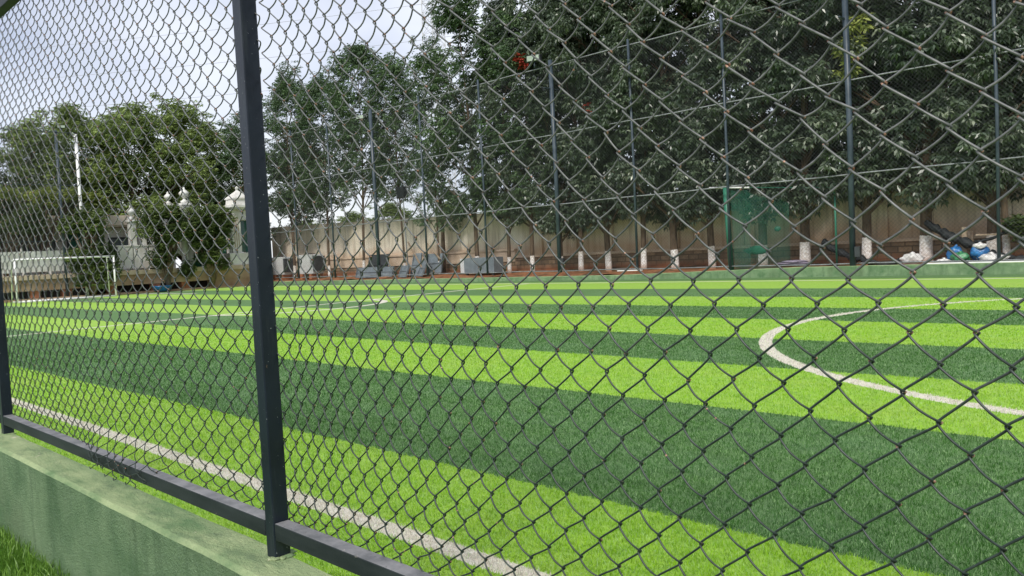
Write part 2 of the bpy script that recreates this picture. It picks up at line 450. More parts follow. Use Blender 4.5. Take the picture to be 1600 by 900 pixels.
# lawn soil outside the near wall
mb = MB(); mb.v = [(-30, -12, -.03), (12, -12, -.03), (12, .98, -.03), (-30, .98, -.03)]; mb.face([0, 1, 2, 3])
tag(mb.build('lawn', M['grass']), kind='structure')
# red earth strip behind the far wall, a slightly uneven bank
xs = np.linspace(-50, 20, 141); ys = np.linspace(23.66, 26.9, 12); rnd = np.random.RandomState(3)
V = []; F = []
for j, yy in enumerate(ys):
    for i, xx in enumerate(xs):
        V.append((xx, yy, .12 + .22*(j/11)**1.2 + .06*math.sin(xx*1.7+yy*3)*math.sin(xx*.6) + rnd.rand()*.05))
for j in range(11):
    for i in range(140):
        a = j*141+i; F.append([a, a+1, a+142, a+141])
mb = MB(); mb.v = V
for q in F: mb.face(q)
tag(mb.build('earth_bank', M['soil'], smooth=True), kind='structure')

def in_view(x, y, z, m=.06):
    d = np.stack([x, y, z-CAMZ]); c = R.T @ d
    u = 1270*c[0]/c[2]/800; v = 1270*c[1]/c[2]/450
    return (c[2] > .2) & (abs(u) < 1+m) & (abs(v) < 1+m)

def blades(name, pts, h, wd, mat, seed, lean=.6):
    rnd = np.random.RandomState(seed); n = len(pts)
    a = rnd.rand(n)*6.2832; ln = rnd.rand(n)**.8*lean*1.5; la = rnd.rand(n)*6.2832
    hh = h*(.6+.7*rnd.rand(n)); side = np.stack([np.cos(a), np.sin(a), np.zeros(n)], 1)*(wd/2)[:, None]
    tip = pts + np.stack([np.cos(la)*np.sin(ln)*hh, np.sin(la)*np.sin(ln)*hh, np.cos(ln)*hh], 1)
    mid = pts + (tip-pts)*.55 + np.array([0, 0, 1])*(hh*.12)[:, None]
    v = np.empty((n, 5, 3)); v[:, 0] = pts-side; v[:, 1] = pts+side; v[:, 2] = mid+side*.85; v[:, 3] = mid-side*.85; v[:, 4] = tip
    b = np.arange(n)[:, None]*5
    f = np.concatenate([b+np.array([[0, 1, 2]]), b+np.array([[0, 2, 3]]), b+np.array([[3, 2, 4]])])
    me = np_mesh(name, v.reshape(-1, 3), f, mat, {'v': np.repeat(rnd.rand(n), 5)})
    return link(name, me)

rnd = np.random.RandomState(11); P = []; W = []
for r0 in np.arange(1.4, 20, .3):
    r1 = r0+.3; den = 21000*min(1, (3/r0))**1.75*min(1, max(0, (20-r0)/6))
    n = int(rad(165)/2*(r1*r1-r0*r0)*den)
    rr = np.sqrt(rnd.uniform(r0*r0, r1*r1, n)); an = rnd.uniform(rad(5), rad(170), n)
    x = rr*np.cos(an); y = rr*np.sin(an); k = (y > 1.14) & (y < 23.3) & in_view(x, y, np.zeros(n))
    x = x[k]; y = y[k]; P.append(np.stack([x, y, np.full(len(x), -.002)], 1)); W.append(.0024*np.maximum(1, np.hypot(x, y)/4.2))
P = np.concatenate(P); W = np.concatenate(W)
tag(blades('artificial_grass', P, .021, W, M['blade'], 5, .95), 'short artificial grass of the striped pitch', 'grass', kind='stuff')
n = 60000; x = rnd.uniform(-7, -2, n); y = rnd.uniform(-.9, .97, n); k = in_view(x, y, np.zeros(n), .1); x = x[k]; y = y[k]
tag(blades('lawn_grass', np.stack([x, y, np.full(len(x), -.03)], 1), .075, np.full(len(x), .0042), M['grass'], 6, .8), 'long green grass at the foot of the near green wall', 'grass', kind='stuff')

# near green wall with coping
def kerb(name, x0, x1, y0, y1, z1, label):
    m = MB(); nx = int((x1-x0)/.25); r = np.random.RandomState(2); b0 = 0
    prof = [(y0, -.1), (y0, z1-.012), (y0+.014, z1), (y1-.012, z1), (y1, z1-.012), (y1, -.1)]
    for i in range(nx+1):
        xx = x0+(x1-x0)*i/nx; d = r.randn(2)*.0022
        dr = 0 if y0 < 2 else -.14*min(1, max(0, (-11-xx)/7))
        for (yy, zz) in prof: m.v.append((xx, yy+(d[0] if zz > 0 else 0), zz+(d[1]+dr if zz > 0 else 0)))
    k = len(prof)
    for i in range(nx):
        for j in range(k-1):
            a = i*k+j; m.m = 1 if j in (1, 2, 3) else 0
            m.face([a, a+1, a+k+1, a+k])
    m.m = 0; m.face(list(range(k))[::-1]); m.face([nx*k+j for j in range(k)])
    o = m.build(name, [M['kface'], M['ktop']]); return tag(o, label, 'wall')
kerb('low_wall', -9, 4, .972, 1.124, .39, 'low green painted wall in the foreground that carries the near wire fence')
kerb('low_wall', -43.5, 20, 23.42, 23.64, .30, 'far low green kerb wall along the opposite edge of the pitch')
kerbL = MB().box(-43.45, -43.2, 1.2, 23.4, -.1, .1); tag(kerbL.build('low_wall', M['slabface'], bevel=.01), 'low concrete edging behind the white goal at the left end', 'wall')

# ------------------------------------------------------------------ near chain-link fence
FY = 1.122
KX = [(-60, 1.84), (0, -.5916), (6, -.8315), (14, -1.1375), (20, -1.3534), (30, -1.6888), (39, -1.954), (46, -2.2337), (48, -2.3352), (54, -2.6094), (60, -2.9018), (62, -2.9886), (130, -5.95), (180, -8.1)]
kk = np.array([a for a, b in KX], float); kxv = np.array([b for a, b in KX])
def colx(k): return np.interp(k, kk, kxv)
LX = np.array([-8, -4, -2.85, -2.5, -2.2, -2.0, -1.7, -1.1, -.8, -.59, -.3, 2.]); LV = np.array([.08, .11, .10, .06, .03, .09, .13, .155, .09, .085, .045, .03])
def lean(x): return np.interp(x, LX, LV)
def rowz():
    z = {0: 1.10}; zz = 1.10; hp = lambda z: np.interp(z, [.40, .50, .58, .68, .8, 1.05, 1.2, 1.3, 1.42, 3.3], [.034, .046, .066, .073, .0765, .0775, .075, .0715, .0688, .068])/2
    j = 0
    while zz < 3.1: zz += hp(zz); j -= 1; z[j] = zz
    zz = 1.10; j = 0
    while zz > .475: zz -= hp(zz); j += 1; z[j] = zz
    return z, min(z), max(z)
ZR, J0, J1 = rowz()
rnd = np.random.RandomState(21)
NJ = {}
def njit(k, j):
    if (k, j) not in NJ: NJ[(k, j)] = rnd.randn(3)*np.array([.0016, .0020, .0009])
    return NJ[(k, j)]
def node_pos(k, j, xk=None):
    z = ZR[j]; xb = colx(k); dz0 = z-1.1; g0 = float(np.interp(xb, [-2.06, -2.04, -1.4, -1.2], [1, .15, .3, 1])); dz0 = dz0 if dz0 < .25 else .25+(dz0-.25)*g0
    x = xb + lean(xb)*dz0
    x += .10*max(0, .72-z)*float(np.interp(xb, [-2.05, -2.0, -1.2, -.9], [0, -1, -1, 0])*1.0)
    x += .004*math.sin(xb*5+z*3)+.003*math.sin(z*7+xb*2)
    z += .0058*(xb+.6) + .004*math.sin(xb*3.1+z*2.2)
    y = FY + .006*math.sin(xb*2.3+z*1.7)
    # the bottom edge sags and hooks over the rail in two places
    for c, wdt, dz in ((-3.12, .28, .010),):
        g = math.exp(-((xb-c)/wdt)**2); s = min(1, max(0, (.60-z)/.09))
        y -= .066*s*min(1, g*1.9); z -= dz*g*s
        x += .022*math.sin(z*60+xb*25)*g*s
    if -3.75 < xb < -3.35:
        s = min(1, max(0, (.78-z)/.3)); x -= .03*s*math.sin((xb+3.75)/.4*3.14)
    d = njit(k, j)
    return np.array([x+d[0], y+d[2], z+d[1]])
TS = [0, .045, .10, .18, .34, .5, .66, .82, .90, .955]
OV = .0030; WR = .00180
def wire_pts(k, ja, jb):
    pts = []; rust = []
    sag = rnd.rand()*.002+.002
    for j in range(ja, jb):
        right = (j+k) % 2 == 0
        a = node_pos(k if right else k+1, j); b = node_pos(k+1 if right else k, j+1)
        sg = 1 if right else -1
        ex = np.array([OV, 0, 0])*sg       # overlap past the neighbour column
        a = a + ex; b = b - ex
        hz = float(rnd.rand() < np.interp(a[2], [.5, 1.1, 1.3], [.15, .40, .72]))*rnd.uniform(.55, 1)
        if a[2] < .58 and rnd.rand() < .6: hz = .8
        for t in TS:
            S = .62*t + .38*(1-math.cos(math.pi*t))/2
            z = a[2]+(b[2]-a[2])*t; x = a[0]+(b[0]-a[0])*S; y = a[1]+(b[1]-a[1])*t
            sn = math.sin(math.pi*t); hi = min(1, max(0, (z-.95)/.45))
            big = hi if right else 1-hi                     # which leg of the spiral bellies out changes with height
            dep = min(1, sn*4.5)*.0026 + .0052*sn*(.15+.85*big)
            y += dep if right else -dep
            z -= sag*sn*(.1+.95*big); x += (-.0012 if right else .0012)*math.sin(2*math.pi*t)
            pts.append((x, y, z)); near = max(0, 1-min(t, 1-t)/.13)
            rust.append(near*hz + (.72 if rnd.rand() < .004 else 0))
    # the loose end is bent over
    e = pts[-1]; s = rnd.choice([-1, 1])
    pts += [(e[0]+.004*s, e[1]-.003, e[2]-.006), (e[0]+.012*s, e[1]-.008, e[2]-.010), (e[0]+.022*s, e[1]-.006, e[2]-.004)]
    rust += [.4, .5, .6]
    return np.array(pts), np.array(rust)
def sweep(pts, r, n=6):
    t = np.gradient(pts, axis=0); t /= np.linalg.norm(t, axis=1)[:, None]
    yh = np.array([0, 1., 0]); a = np.cross(t, yh); a /= np.linalg.norm(a, axis=1)[:, None]+1e-9; c = np.cross(t, a)
    an = np.arange(n)*2*math.pi/n
    v = pts[:, None, :] + r*(a[:, None, :]*np.cos(an)[None, :, None] + c[:, None, :]*np.sin(an)[None, :, None])
    m = len(pts); i = np.arange(m-1)[:, None]*n; k = np.arange(n)[None, :]; k2 = (k+1) % n
    f = np.stack([i+k, i+k2, i+n+k2, i+n+k], -1).reshape(-1, 4)
    return v.reshape(-1, 3), f
fence = empty('chain_link_fence', (-2.05, 1.094, .39), 'tall dark chain-link fence of rusty diamond wire right in front of the viewer', 'fence')
def mesh_panel(k0, k1, parent):
    Vs = []; Fs = []; Rs = []; off = 0
    for k in range(k0, k1):
        jb = J1 - int(rnd.rand() < .25); p, r = wire_pts(k, J0, jb); v, f = sweep(p, WR)
        Vs.append(v); Fs.append(f+off); Rs.append(np.repeat(r, 6)); off += len(v)
    v = np.concatenate(Vs); v -= np.array(world_loc(parent))
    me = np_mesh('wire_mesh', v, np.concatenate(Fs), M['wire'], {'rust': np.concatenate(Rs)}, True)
    return link('wire_mesh', me, parent)
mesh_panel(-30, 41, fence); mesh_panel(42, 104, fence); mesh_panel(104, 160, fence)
for px in (-2.048, -4.80, -7.55, .72):
    m = MB().box(px-.0235, px+.0235, 1.070, 1.117, .391, 3.15)
    m.build('post', M['post'], fence, bevel=.003)
    m = MB()   # weld blobs and a splash of mortar at the foot
    for q in range(9): 
        a = rnd.rand()*6.28; m.blob((px+.03*math.cos(a)*1.0, 1.094+.03*math.sin(a), .393+.0), (.009+.01*rnd.rand(), .009+.01*rnd.rand(), .005), q, 8, 5)
    m.build('weld', M['ktop'], fence, smooth=True)
edges = [-9, -7.5755, -7.5245, -4.8255, -4.7745, -2.0735, -2.0225, .6945, .7455, 4]
for i in range(0, len(edges), 2):
    MB().box(edges[i]+.001, edges[i+1]-.001, 1.0705, 1.114, .446, .493).build('rail', M['rail'], fence, bevel=.003)
    MB().box(edges[i]+.001, edges[i+1]-.001, 1.0705, 1.114, 2.425, 2.475).build('rail', M['rail'], fence, bevel=.003)

# ------------------------------------------------------------------ far fences
def diag_mesh(name, u0, u1, h0, h1, pitch, r, to3, parent, mat):
    Vs = []; Fs = []; off = 0; H = h1-h0
    a = np.arange(u0-H, u1+H, pitch)
    for s in (1, -1):
        for c in a:
            # line u = c + s*(h-h0) (s=1) or c - (h-h0)
            ta, tb = 0., H
            uu = lambda t: c+s*t
            if s == 1: ta = max(ta, u0-c); tb = min(tb, u1-c)
            else: ta = max(ta, c-u1); tb = min(tb, c-u0)
            if tb-ta < .05: continue
            p0 = to3(uu(ta), h0+ta, s*r); p1 = to3(uu(tb), h0+tb, s*r)
            p0 = np.array(p0); p1 = np.array(p1); t = (p1-p0)/np.linalg.norm(p1-p0)
            nrm = np.array(to3(0, 0, 1))-np.array(to3(0, 0, 0)); b = np.cross(t, nrm)
            for p in (p0, p1):
                for an in (0, 2.094, 4.189): Vs.append(p + r*(nrm*math.cos(an)+b*math.sin(an)))
            for k in range(3):
                k2 = (k+1) % 3; Fs.append([off+k, off+k2, off+3+k2, off+3+k])
            off += 6
    V = np.array(Vs)-np.array(world_loc(parent))
    return link(name, np_mesh(name, V, np.array(Fs), mat), parent)
YF = 23.56; S = .965     # the far fence stands on the far kerb wall
ff = empty('chain_link_fence', (-20, YF, .3), 'tall far wire fence of blue-black poles along the opposite side of the pitch', 'fence')
diag_mesh('wire_mesh', -42.6, 12, .34, 8.25, .112, .0021, lambda u, h, d: (u, YF+.05+d, h), ff, M['farmesh'])
thick = {-32.45, -20.75, -9.52}
for px, th in ((-39.9, 0), (-36.3, 0), (-32.45, 1), (-28.75, 0), (-24.8, 0), (-20.75, 1), (-17.1, 0), (-13.45, 0), (-9.52, 1), (-5.8, 0), (-2.0, 0), (1.9, 1), (5.8, 0), (9.7, 0)):
    r = .085 if th else .045
    p = MB().tube([(px, YF-.02, .3), (px+.03, YF-.02, 4), (px, YF-.02, 8.4)], r, 10).build('pole', M['farpost'], ff, smooth=True)
    if th:
        MB().box(px+.09, px+.24, YF-.12, YF+.02, .55, .85).build('junction_box', M['darkmetal'], p.parent, bevel=.01)
        MB().box(px-.02, px+.02, YF-.45, YF+.4, 7.3, 7.34).build('bracket', M['farpost'], ff)
for z, x0 in ((2.93, -42.6), (5.6, -42.6), (8.22, -42.6), (.36, -42.6)):
    pts = [(x, YF+.07, z+.012*math.sin(x*1.3)) for x in np.linspace(x0, 12, 40)]
    MB().tube(pts, .022 if z > 1 else .018, 6).build('rail', M['farrail'], ff, smooth=True)
lf = empty('chain_link_fence', (-43.3, 8, .1), 'dark wire fence behind the left goal with its own corner pole', 'fence')
diag_mesh('wire_mesh', 1.2, 13.7, .1, 8.05, .112, .0022, lambda u, h, d: (-43.3+d, u, h), lf, M['farmesh'])
for py in (1.3, 5.1, 9.0, 12.85):
    MB().tube([(-43.36, py, 0), (-43.36, py, 8.15)], .07, 10).build('pole', M['farpost'], lf, smooth=True)
for z in (2.8, 5.5, 8.05): MB().tube([(-43.3, 1.2, z), (-43.3, 13.75, z)], .02, 6).build('rail', M['farpost'], lf, smooth=True)
wp = MB().tube([(-43.25, 13.72, 0), (-43.25, 13.70, 8.0)], .075, 10).tube([(-43.25, 13.70, 7.95), (-43.0, 13.45, 8.05)], .03, 6)
tag(wp.build('flag_pole', M['bright'], smooth=True), 'tall slim white pole beside the end of the left wire fence', 'pole')

def floodlight(name, loc, rz, label, size=1.0):
    t = empty(name, loc, label, 'floodlight', 'floodlights on the fence poles')
    x, y, z = loc
    MB().tube([(x, y, z-.22*size), (x, y, z)], .03, 8).build('arm', M['farpost'], t, smooth=True)
    MB().box(x-.30*size, x+.30*size, y-.10*size, y+.10*size, z, z+.26*size).build('housing', M['darkmetal'], t, bevel=.03)
    MB().box(x-.26*size, x+.26*size, y-.13*size, y-.105*size, z+.03, z+.23*size).build('lens', M['lamp'], t, bevel=.01)
    t.rotation_euler = (0, 0, rz)
    return t
floodlight('floodlight', (-21.35, YF-.25, 8.42), .25, 'pale green floodlight head on the thick pole right of the palm and red blossom')
floodlight('floodlight', (-32.9, YF-.25, 7.95), .3, 'small floodlight on the thick pole in front of the thin-crowned trees', .8)
floodlight('floodlight', (-43.0, 13.02, 8.2), 1.2, 'little white floodlight on the corner pole of the left wire fence', .6)

# ------------------------------------------------------------------ far plaster wall on its masonry base
bw = empty('boundary_wall', (-20, 26.6, 0), 'long stained cream plaster boundary wall on a stone base behind the trees', 'wall')
m = MB(); zt = lambda x: 3.02 if x > -26 else 3.02 - (x+26)*.022
x = -48.2
while x < 17:
    x1 = min(x+2.1, 17); m.box(x+.012, x1-.012, 26.62, 26.80, .3, zt(x)); x = x1
m.build('panel', M['plaster'], bw)
m = MB(); m.v = []
for a, b, c, d, dz in ((-48.2, -26, 26.40, 26.9, 1.32), (-26, 17, 26.40, 26.9, 1.0)):
    m.box(a, b, c, d, dz-.10, dz)
m.build('ledge', M['cream'], bw, bevel=.015)
MB().box(-48.2, -26, 26.45, 26.85, .74, 1.218).build('band', M['cream'], bw)
MB().box(-48.2, -26.003, 26.50, 26.84, -.1, .738).box(-25.997, 17, 26.46, 26.84, -.1, .898).build('stone_base', M['stone'], bw)
for px in [-20.6, -19.05, -17.45, -14.3, -11.5, -9.75, -6.95, -4.2, -1.5, 1.5] + [-22.5, -24.5]:
    MB().box(px-.16, px+.16, 26.47, 26.618, 1.002, zt(px)+.03).build('pilaster', M['plaster'], bw, bevel=.015)
MB().box(-48.25, 17, 26.59, 26.83, 3.021+.0, 3.05).build('coping', M['cream'], bw) if False else None

# ------------------------------------------------------------------ trees
def leaf_cloud(clumps, per, nleaf, L, Wd, droop, seed, spread=1.0):
    """whorls of leaves spread through clumps; returns verts, faces, v"""
    r = np.random.RandomState(seed); C = []; RR = []; TN = []
    for (c, rr, tone) in clumps:
        k = max(4, int(per*1.9*rr*rr)); d = r.randn(k, 3); d /= np.linalg.norm(d, axis=1)[:, None]
        q = rr*(r.rand(k)**.42)[:, None]*spread
        C.append(np.array(c)+d*q*np.array([1, 1, .75])); TN.append(np.full(k, tone)); RR.append(d)
    C = np.concatenate(C); TN = np.concatenate(TN); OD = np.concatenate(RR); n = len(C)
    C = np.repeat(C, nleaf, 0); OD = np.repeat(OD, nleaf, 0); tone = np.repeat(TN + r.randn(n)*.13, nleaf)
    m = len(C); a = np.tile(np.arange(nleaf)*2*math.pi/nleaf, n)+np.repeat(r.rand(n)*6.28, nleaf)
    dirv = np.stack([np.cos(a), np.sin(a), -droop*(.3+r.rand(m))], 1) + OD*.45 + r.randn(m, 3)*.22
    dirv /= np.linalg.norm(dirv, axis=1)[:, None]
    up = np.array([0, 0, 1.])+r.randn(m, 3)*.45; sd = np.cross(dirv, up); sd /= np.linalg.norm(sd, axis=1)[:, None]+1e-6
    nn = np.cross(sd, dirv); ln = L*(.7+.6*r.rand(m))[:, None]; w2 = Wd/2*(.8+.4*r.rand(m))[:, None]
    C = C + dirv*ln*.1
    v = np.empty((m, 4, 3)); v[:, 0] = C; v[:, 1] = C+dirv*ln*.45+sd*w2+nn*w2*.35; v[:, 2] = C+dirv*ln-nn*ln*.10; v[:, 3] = C+dirv*ln*.45-sd*w2+nn*w2*.35
    f = np.arange(m*4).reshape(m, 4)
    return v.reshape(-1, 3), f, np.repeat(np.clip(tone+r.randn(m)*.10, 0, 1), 4)

def make_tree(h, trunk_h, rad_, seed, leafm, barkm, r0=.10, nclump=60, per=60, L=.2, Wd=.07, droop=.8, shape='column', low=2.2, forks=3, thin=1.0, nleaf=6, cr=(.45, .9), lean_=.02):
    """returns (trunk mesh, crown mesh) about the origin; base at z 0"""
    r = np.random.RandomState(seed); mb = MB(); top = h*.9
    pts = []; n = 10; ph = r.rand()*6
    for i in range(n+1):
        t = i/n; pts.append((lean_*top*t + .10*math.sin(t*5+ph)*t, .10*math.cos(t*4+ph)*t, top*t))
    mb.tube([(pts[0][0], 0, -.25)]+pts, [r0*1.35]+[r0*(1.12 if i == 0 else 1-.85*i/n) for i in range(n+1)], 9)
    clumps = []
    def prof(t):   # envelope radius along crown 0..1
        if shape == 'column': return rad_*(.55+.6*math.sin(math.pi*min(1, t*.85+.12)))*(1 if t < .82 else max(.25, 1-(t-.82)*3.4))
        if shape == 'round': return rad_*math.sqrt(max(.05, 1-(2*t-1)**2))
        if shape == 'cone': return rad_*(1.05-.85*t)
    limbs = []
    for k in range(nclump):
        t = (k+.5)/nclump; t = min(1, max(0, t+r.randn()*.03)); z = low+(h-low)*t
        R_ = prof(t)*(.65+.65*r.rand()); a = k*2.4+r.randn()*.5; q = R_*(.35+.65*math.sqrt(r.rand()))
        cx = np.interp(z, [p[2] for p in pts], [p[0] for p in pts]); cy = np.interp(z, [p[2] for p in pts], [p[1] for p in pts])
        c = (cx+q*math.cos(a), cy+q*math.sin(a), z+r.randn()*.25)
        rr = r.uniform(*cr)
        clumps.append((c, rr, r.uniform(.15, .75)))
        if k % 2 == 0: limbs.append((c, z, q))
        # small outliers make the outline uneven
        if r.rand() < .55:
            o = r.randn(3)*rr*.8; clumps.append(((c[0]+o[0]+.5*math.cos(a)*rr, c[1]+o[1]+.5*math.sin(a)*rr, c[2]+abs(o[2])*.6), rr*.45, r.uniform(.3, .9)))
    for c, z, q in limbs:
        zb = max(trunk_h*.75, z-q*.75-.3); bx = np.interp(zb, [p[2] for p in pts], [p[0] for p in pts]); by = np.interp(zb, [p[2] for p in pts], [p[1] for p in pts])
        rb = max(.014, r0*(1-.85*zb/top)*.55)
        mid = ((bx+c[0])/2+r.randn()*.08, (by+c[1])/2+r.randn()*.08, (zb+c[2])/2+.12)
        mb.tube([(bx, by, zb), mid, c], [rb, rb*.6, rb*.22], 5, False)
        for s in range(2):
            e = (c[0]+r.randn()*.35, c[1]+r.randn()*.35, c[2]+.1+r.rand()*.4)
            mb.tube([mid, ((mid[0]+e[0])/2, (mid[1]+e[1])/2, (mid[2]+e[2])/2+.05), e], [rb*.4, rb*.25, .006], 4, False)
    tm = D.meshes.new('trunk'); tm.from_pydata(mb.v, [], mb.f); tm.materials.append(barkm)
    tm.polygons.foreach_set('use_smooth', [True]*len(tm.polygons)); tm.update()
    v, f, a = leaf_cloud(clumps, per*thin, nleaf, L, Wd, droop, seed+100)
    return tm, np_mesh('crown', v, f, leafm, {'v': a})

def place_tree(name, pair, loc, rz, sc, label, group, cat='tree'):
    t = empty(name, loc, label, cat, group)
    link('trunk', pair[0], t); link('crown', pair[1], t)
    sc = (sc, sc, sc) if not isinstance(sc, tuple) else sc
    if group == G1: rz = 0 if math.sin(rz*3) > 0 else math.pi; sc = (sc[0]*1.08, sc[1]*.74, sc[2])
    t.rotation_euler = (0, 0, rz); t.scale = sc
    return t
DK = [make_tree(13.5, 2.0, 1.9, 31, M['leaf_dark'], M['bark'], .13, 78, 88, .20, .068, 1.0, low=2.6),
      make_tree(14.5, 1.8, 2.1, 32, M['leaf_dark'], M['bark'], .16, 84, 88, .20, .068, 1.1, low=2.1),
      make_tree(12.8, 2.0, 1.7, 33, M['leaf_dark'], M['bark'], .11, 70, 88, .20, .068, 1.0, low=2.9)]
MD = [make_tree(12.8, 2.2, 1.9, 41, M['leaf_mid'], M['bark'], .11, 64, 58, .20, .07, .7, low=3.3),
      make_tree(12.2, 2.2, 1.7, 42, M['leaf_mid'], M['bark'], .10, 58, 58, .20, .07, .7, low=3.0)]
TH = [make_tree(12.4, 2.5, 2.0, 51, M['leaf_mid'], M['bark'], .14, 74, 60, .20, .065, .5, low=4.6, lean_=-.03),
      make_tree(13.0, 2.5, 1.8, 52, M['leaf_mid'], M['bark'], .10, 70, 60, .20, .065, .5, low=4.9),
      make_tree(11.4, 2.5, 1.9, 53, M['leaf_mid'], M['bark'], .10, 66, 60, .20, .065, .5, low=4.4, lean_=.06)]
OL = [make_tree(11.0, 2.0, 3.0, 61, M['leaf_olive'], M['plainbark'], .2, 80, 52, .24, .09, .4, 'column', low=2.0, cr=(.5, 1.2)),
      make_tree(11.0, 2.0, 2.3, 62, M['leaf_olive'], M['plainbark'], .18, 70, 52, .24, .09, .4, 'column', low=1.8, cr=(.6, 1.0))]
G1 = 'trees with whitewashed trunks along the far boundary wall'
Y = 25.0
spots = [
 ('A', TH[0], -42.6, 24.9, 0, (1, 1, .95), 'forked pale-barked tree just right of the near fence post, by the two white cabinets'),
 ('B', TH[1], -38.9, 24.9, .7, (.92, .92, .86), 'slim tree with open crown just right of the white cabinet standing clear of the post'),
 ('C', TH[2], -35.75, 25.0, 2.1, (.95, .95, 1.08), 'slim tree behind the low grey sheets, left of the first thick fence pole'),
 ('D', TH[1], -32.35, 25.1, 4.0, (.72, .72, .84), 'slim tree right behind the leaning grey sheets beside the first thick fence pole'),
 ('E', MD[0], -29.72, 25.1, 1.0, (.55, .55, .86), 'tree with a brown-topped trunk between the leaning grey sheets and the grey cabinet'),
 ('F', MD[1], -27.0, 25.1, 2.0, (1.2, 1.2, 1.04), 'tree with low foliage directly behind the grey cabinet'),
 ('G', DK[2], -25.0, 25.1, 3.0, .9, 'thin-trunked tree just right of the grey cabinet'),
 ('H', MD[0], -23.62, 25.1, 4.4, (1, 1, .92), 'thicker trunk tree left of the second thick fence pole'),
 ('I', DK[0], -22.1, 25.2, 5.2, .84, 'thin tree half hidden by the second thick fence pole'),
 ('J', DK[2], -20.95, 25.1, .4, 1.02, 'very thin white stem tree just right of the second thick fence pole'),
 ('K', DK[0], -19.55, 25.1, 1.6, 1.0, 'dark tree with slightly leaning trunk between the second pole and the next thin pole'),
 ('L', DK[2], -17.9, 25.1, 2.4, 1.05, 'dark tree whose white trunk touches the thin pole midway to the green netting'),
 ('M', DK[1], -16.52, 25.1, 3.4, .92, 'dark grey-trunked tree with blotched white paint, second to the left of the green netting'),
 ('N', DK[0], -15.0, 25.1, 4.1, 1.0, 'dark bushy tree immediately left of the green netting'),
 ('O', DK[1], -13.2, 25.3, 5.0, .95, 'dark tree seen through the green netting'),
 ('P', DK[1], -11.6, 25.0, .9, 1.0, 'dark tree with foliage hugging its trunk above the mauve matting'),
 ('Q', DK[0], -9.75, 25.2, 2.9, 1.06, 'dark tree just right of the third thick fence pole'),
 ('R', DK[1], -8.0, 25.0, 4.7, 1.04, 'broad-trunked dark tree left of the blue sacks, white sack at its foot'),
 ('S', DK[0], -6.35, 25.1, .2, 1.0, 'dark tree with twin white stems at the right end behind the blue sacks'),
 ('T', DK[2], -3.9, 25.3, 1.2, 1.08, 'dark tree at the right edge whose crown alone is in the photo')]
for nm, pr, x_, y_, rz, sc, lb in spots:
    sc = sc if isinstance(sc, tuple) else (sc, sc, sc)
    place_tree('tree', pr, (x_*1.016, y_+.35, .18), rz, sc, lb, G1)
place_tree('tree', DK[2], (-5.95, 24.95, .18), 3.3, (.8, .8, .95), 'right-hand stem of the twin white stems behind the thin pole at the right end', G1)
fresh = [o for o in D.objects if str(o.get('label', '')).startswith('dark tree just right of the third thick')][0]
v, f, a = leaf_cloud([((.25, -1.9, 6.1), .42, .7), ((.5, -1.85, 6.7), .33, .8), ((.1, -1.8, 5.5), .28, .6)], 120, 6, .2, .07, .6, 9)
link('fresh_leaves', np_mesh('fresh_leaves', v, f, M['leaf_lime'], {'v': a}), fresh)
# second row beyond the wall, right side
for i, (x_, y_, rz, sc, lb) in enumerate([(-10.5, 31, 1, 1.05, 'dark tree beyond the wall above the third thick fence pole'), (-15.5, 31.5, 2, 1.0, 'dark tree beyond the wall above the green netting'),
        (-5.5, 31, 3, 1.0, 'dark tree beyond the wall at the top right corner'), ]):
    place_tree('tree', DK[i % 2], (x_, y_, 0), rz, sc, lb, 'trees beyond the boundary wall')
# left end
G2 = 'olive green trees behind the white building'
for i, (x_, y_, pr, rz, sc, lb) in enumerate([
        (-49, 18.3, OL[0], 0, (1, 1, .93), 'broad olive green tree behind the white finials'),
        (-50, 21.6, OL[1], 1.2, .99, 'olive green tree behind the clipped shrub next to the white gate pillar'),
        (-50.5, 15.9, OL[0], 2.6, (.8, .8, .93), 'olive green tree right of the slim white pole'),
        (-51, 24.0, OL[1], 3.3, .9, 'olive green tree half hidden by the near fence post'),
        (-49, 13.3, OL[1], 4.1, .82, 'olive green tree behind the corner pole of the left fence'),
        (-50, 10.2, OL[0], 5.0, .84, 'dull green tree behind the left wire fence'),
        (-50, 7.0, OL[1], 5.8, .83, 'dull green tree at the left edge of the photo')]):
    place_tree('tree', pr, (x_, y_, 0), rz, sc, lb, G2)
place_tree('tree', MD[0], (-47.2, 24.3, 0), 2, (.85, .85, .80), 'dark green tree between the white gate pillar and the near post', 'dark trees by the gate')
place_tree('tree', MD[1], (-46.3, 27.9, 0), .5, (.85, .85, .83), 'dark green tree just right of the near fence post beyond the wall', 'dark trees by the gate')
# low far greenery beyond the boundary wall
G3 = 'low distant trees beyond the boundary wall'
for i, (x_, y_, sc, lb) in enumerate([(-66, 40, .45, 'low distant tree seen between the forked tree and the near post'), (-60, 41, .48, 'low distant tree seen between the two leftmost slim trees'),
        (-53, 40, .5, 'low distant tree left of the first thick fence pole'), (-46, 40, .46, 'low distant tree behind the green lamp box'), (-39, 40, .48, 'low distant tree behind the palm')]):
    place_tree('tree', OL[i % 2], (x_, y_, -.2), i*1.3, (sc*1.4, sc*1.4, sc), lb, G3)

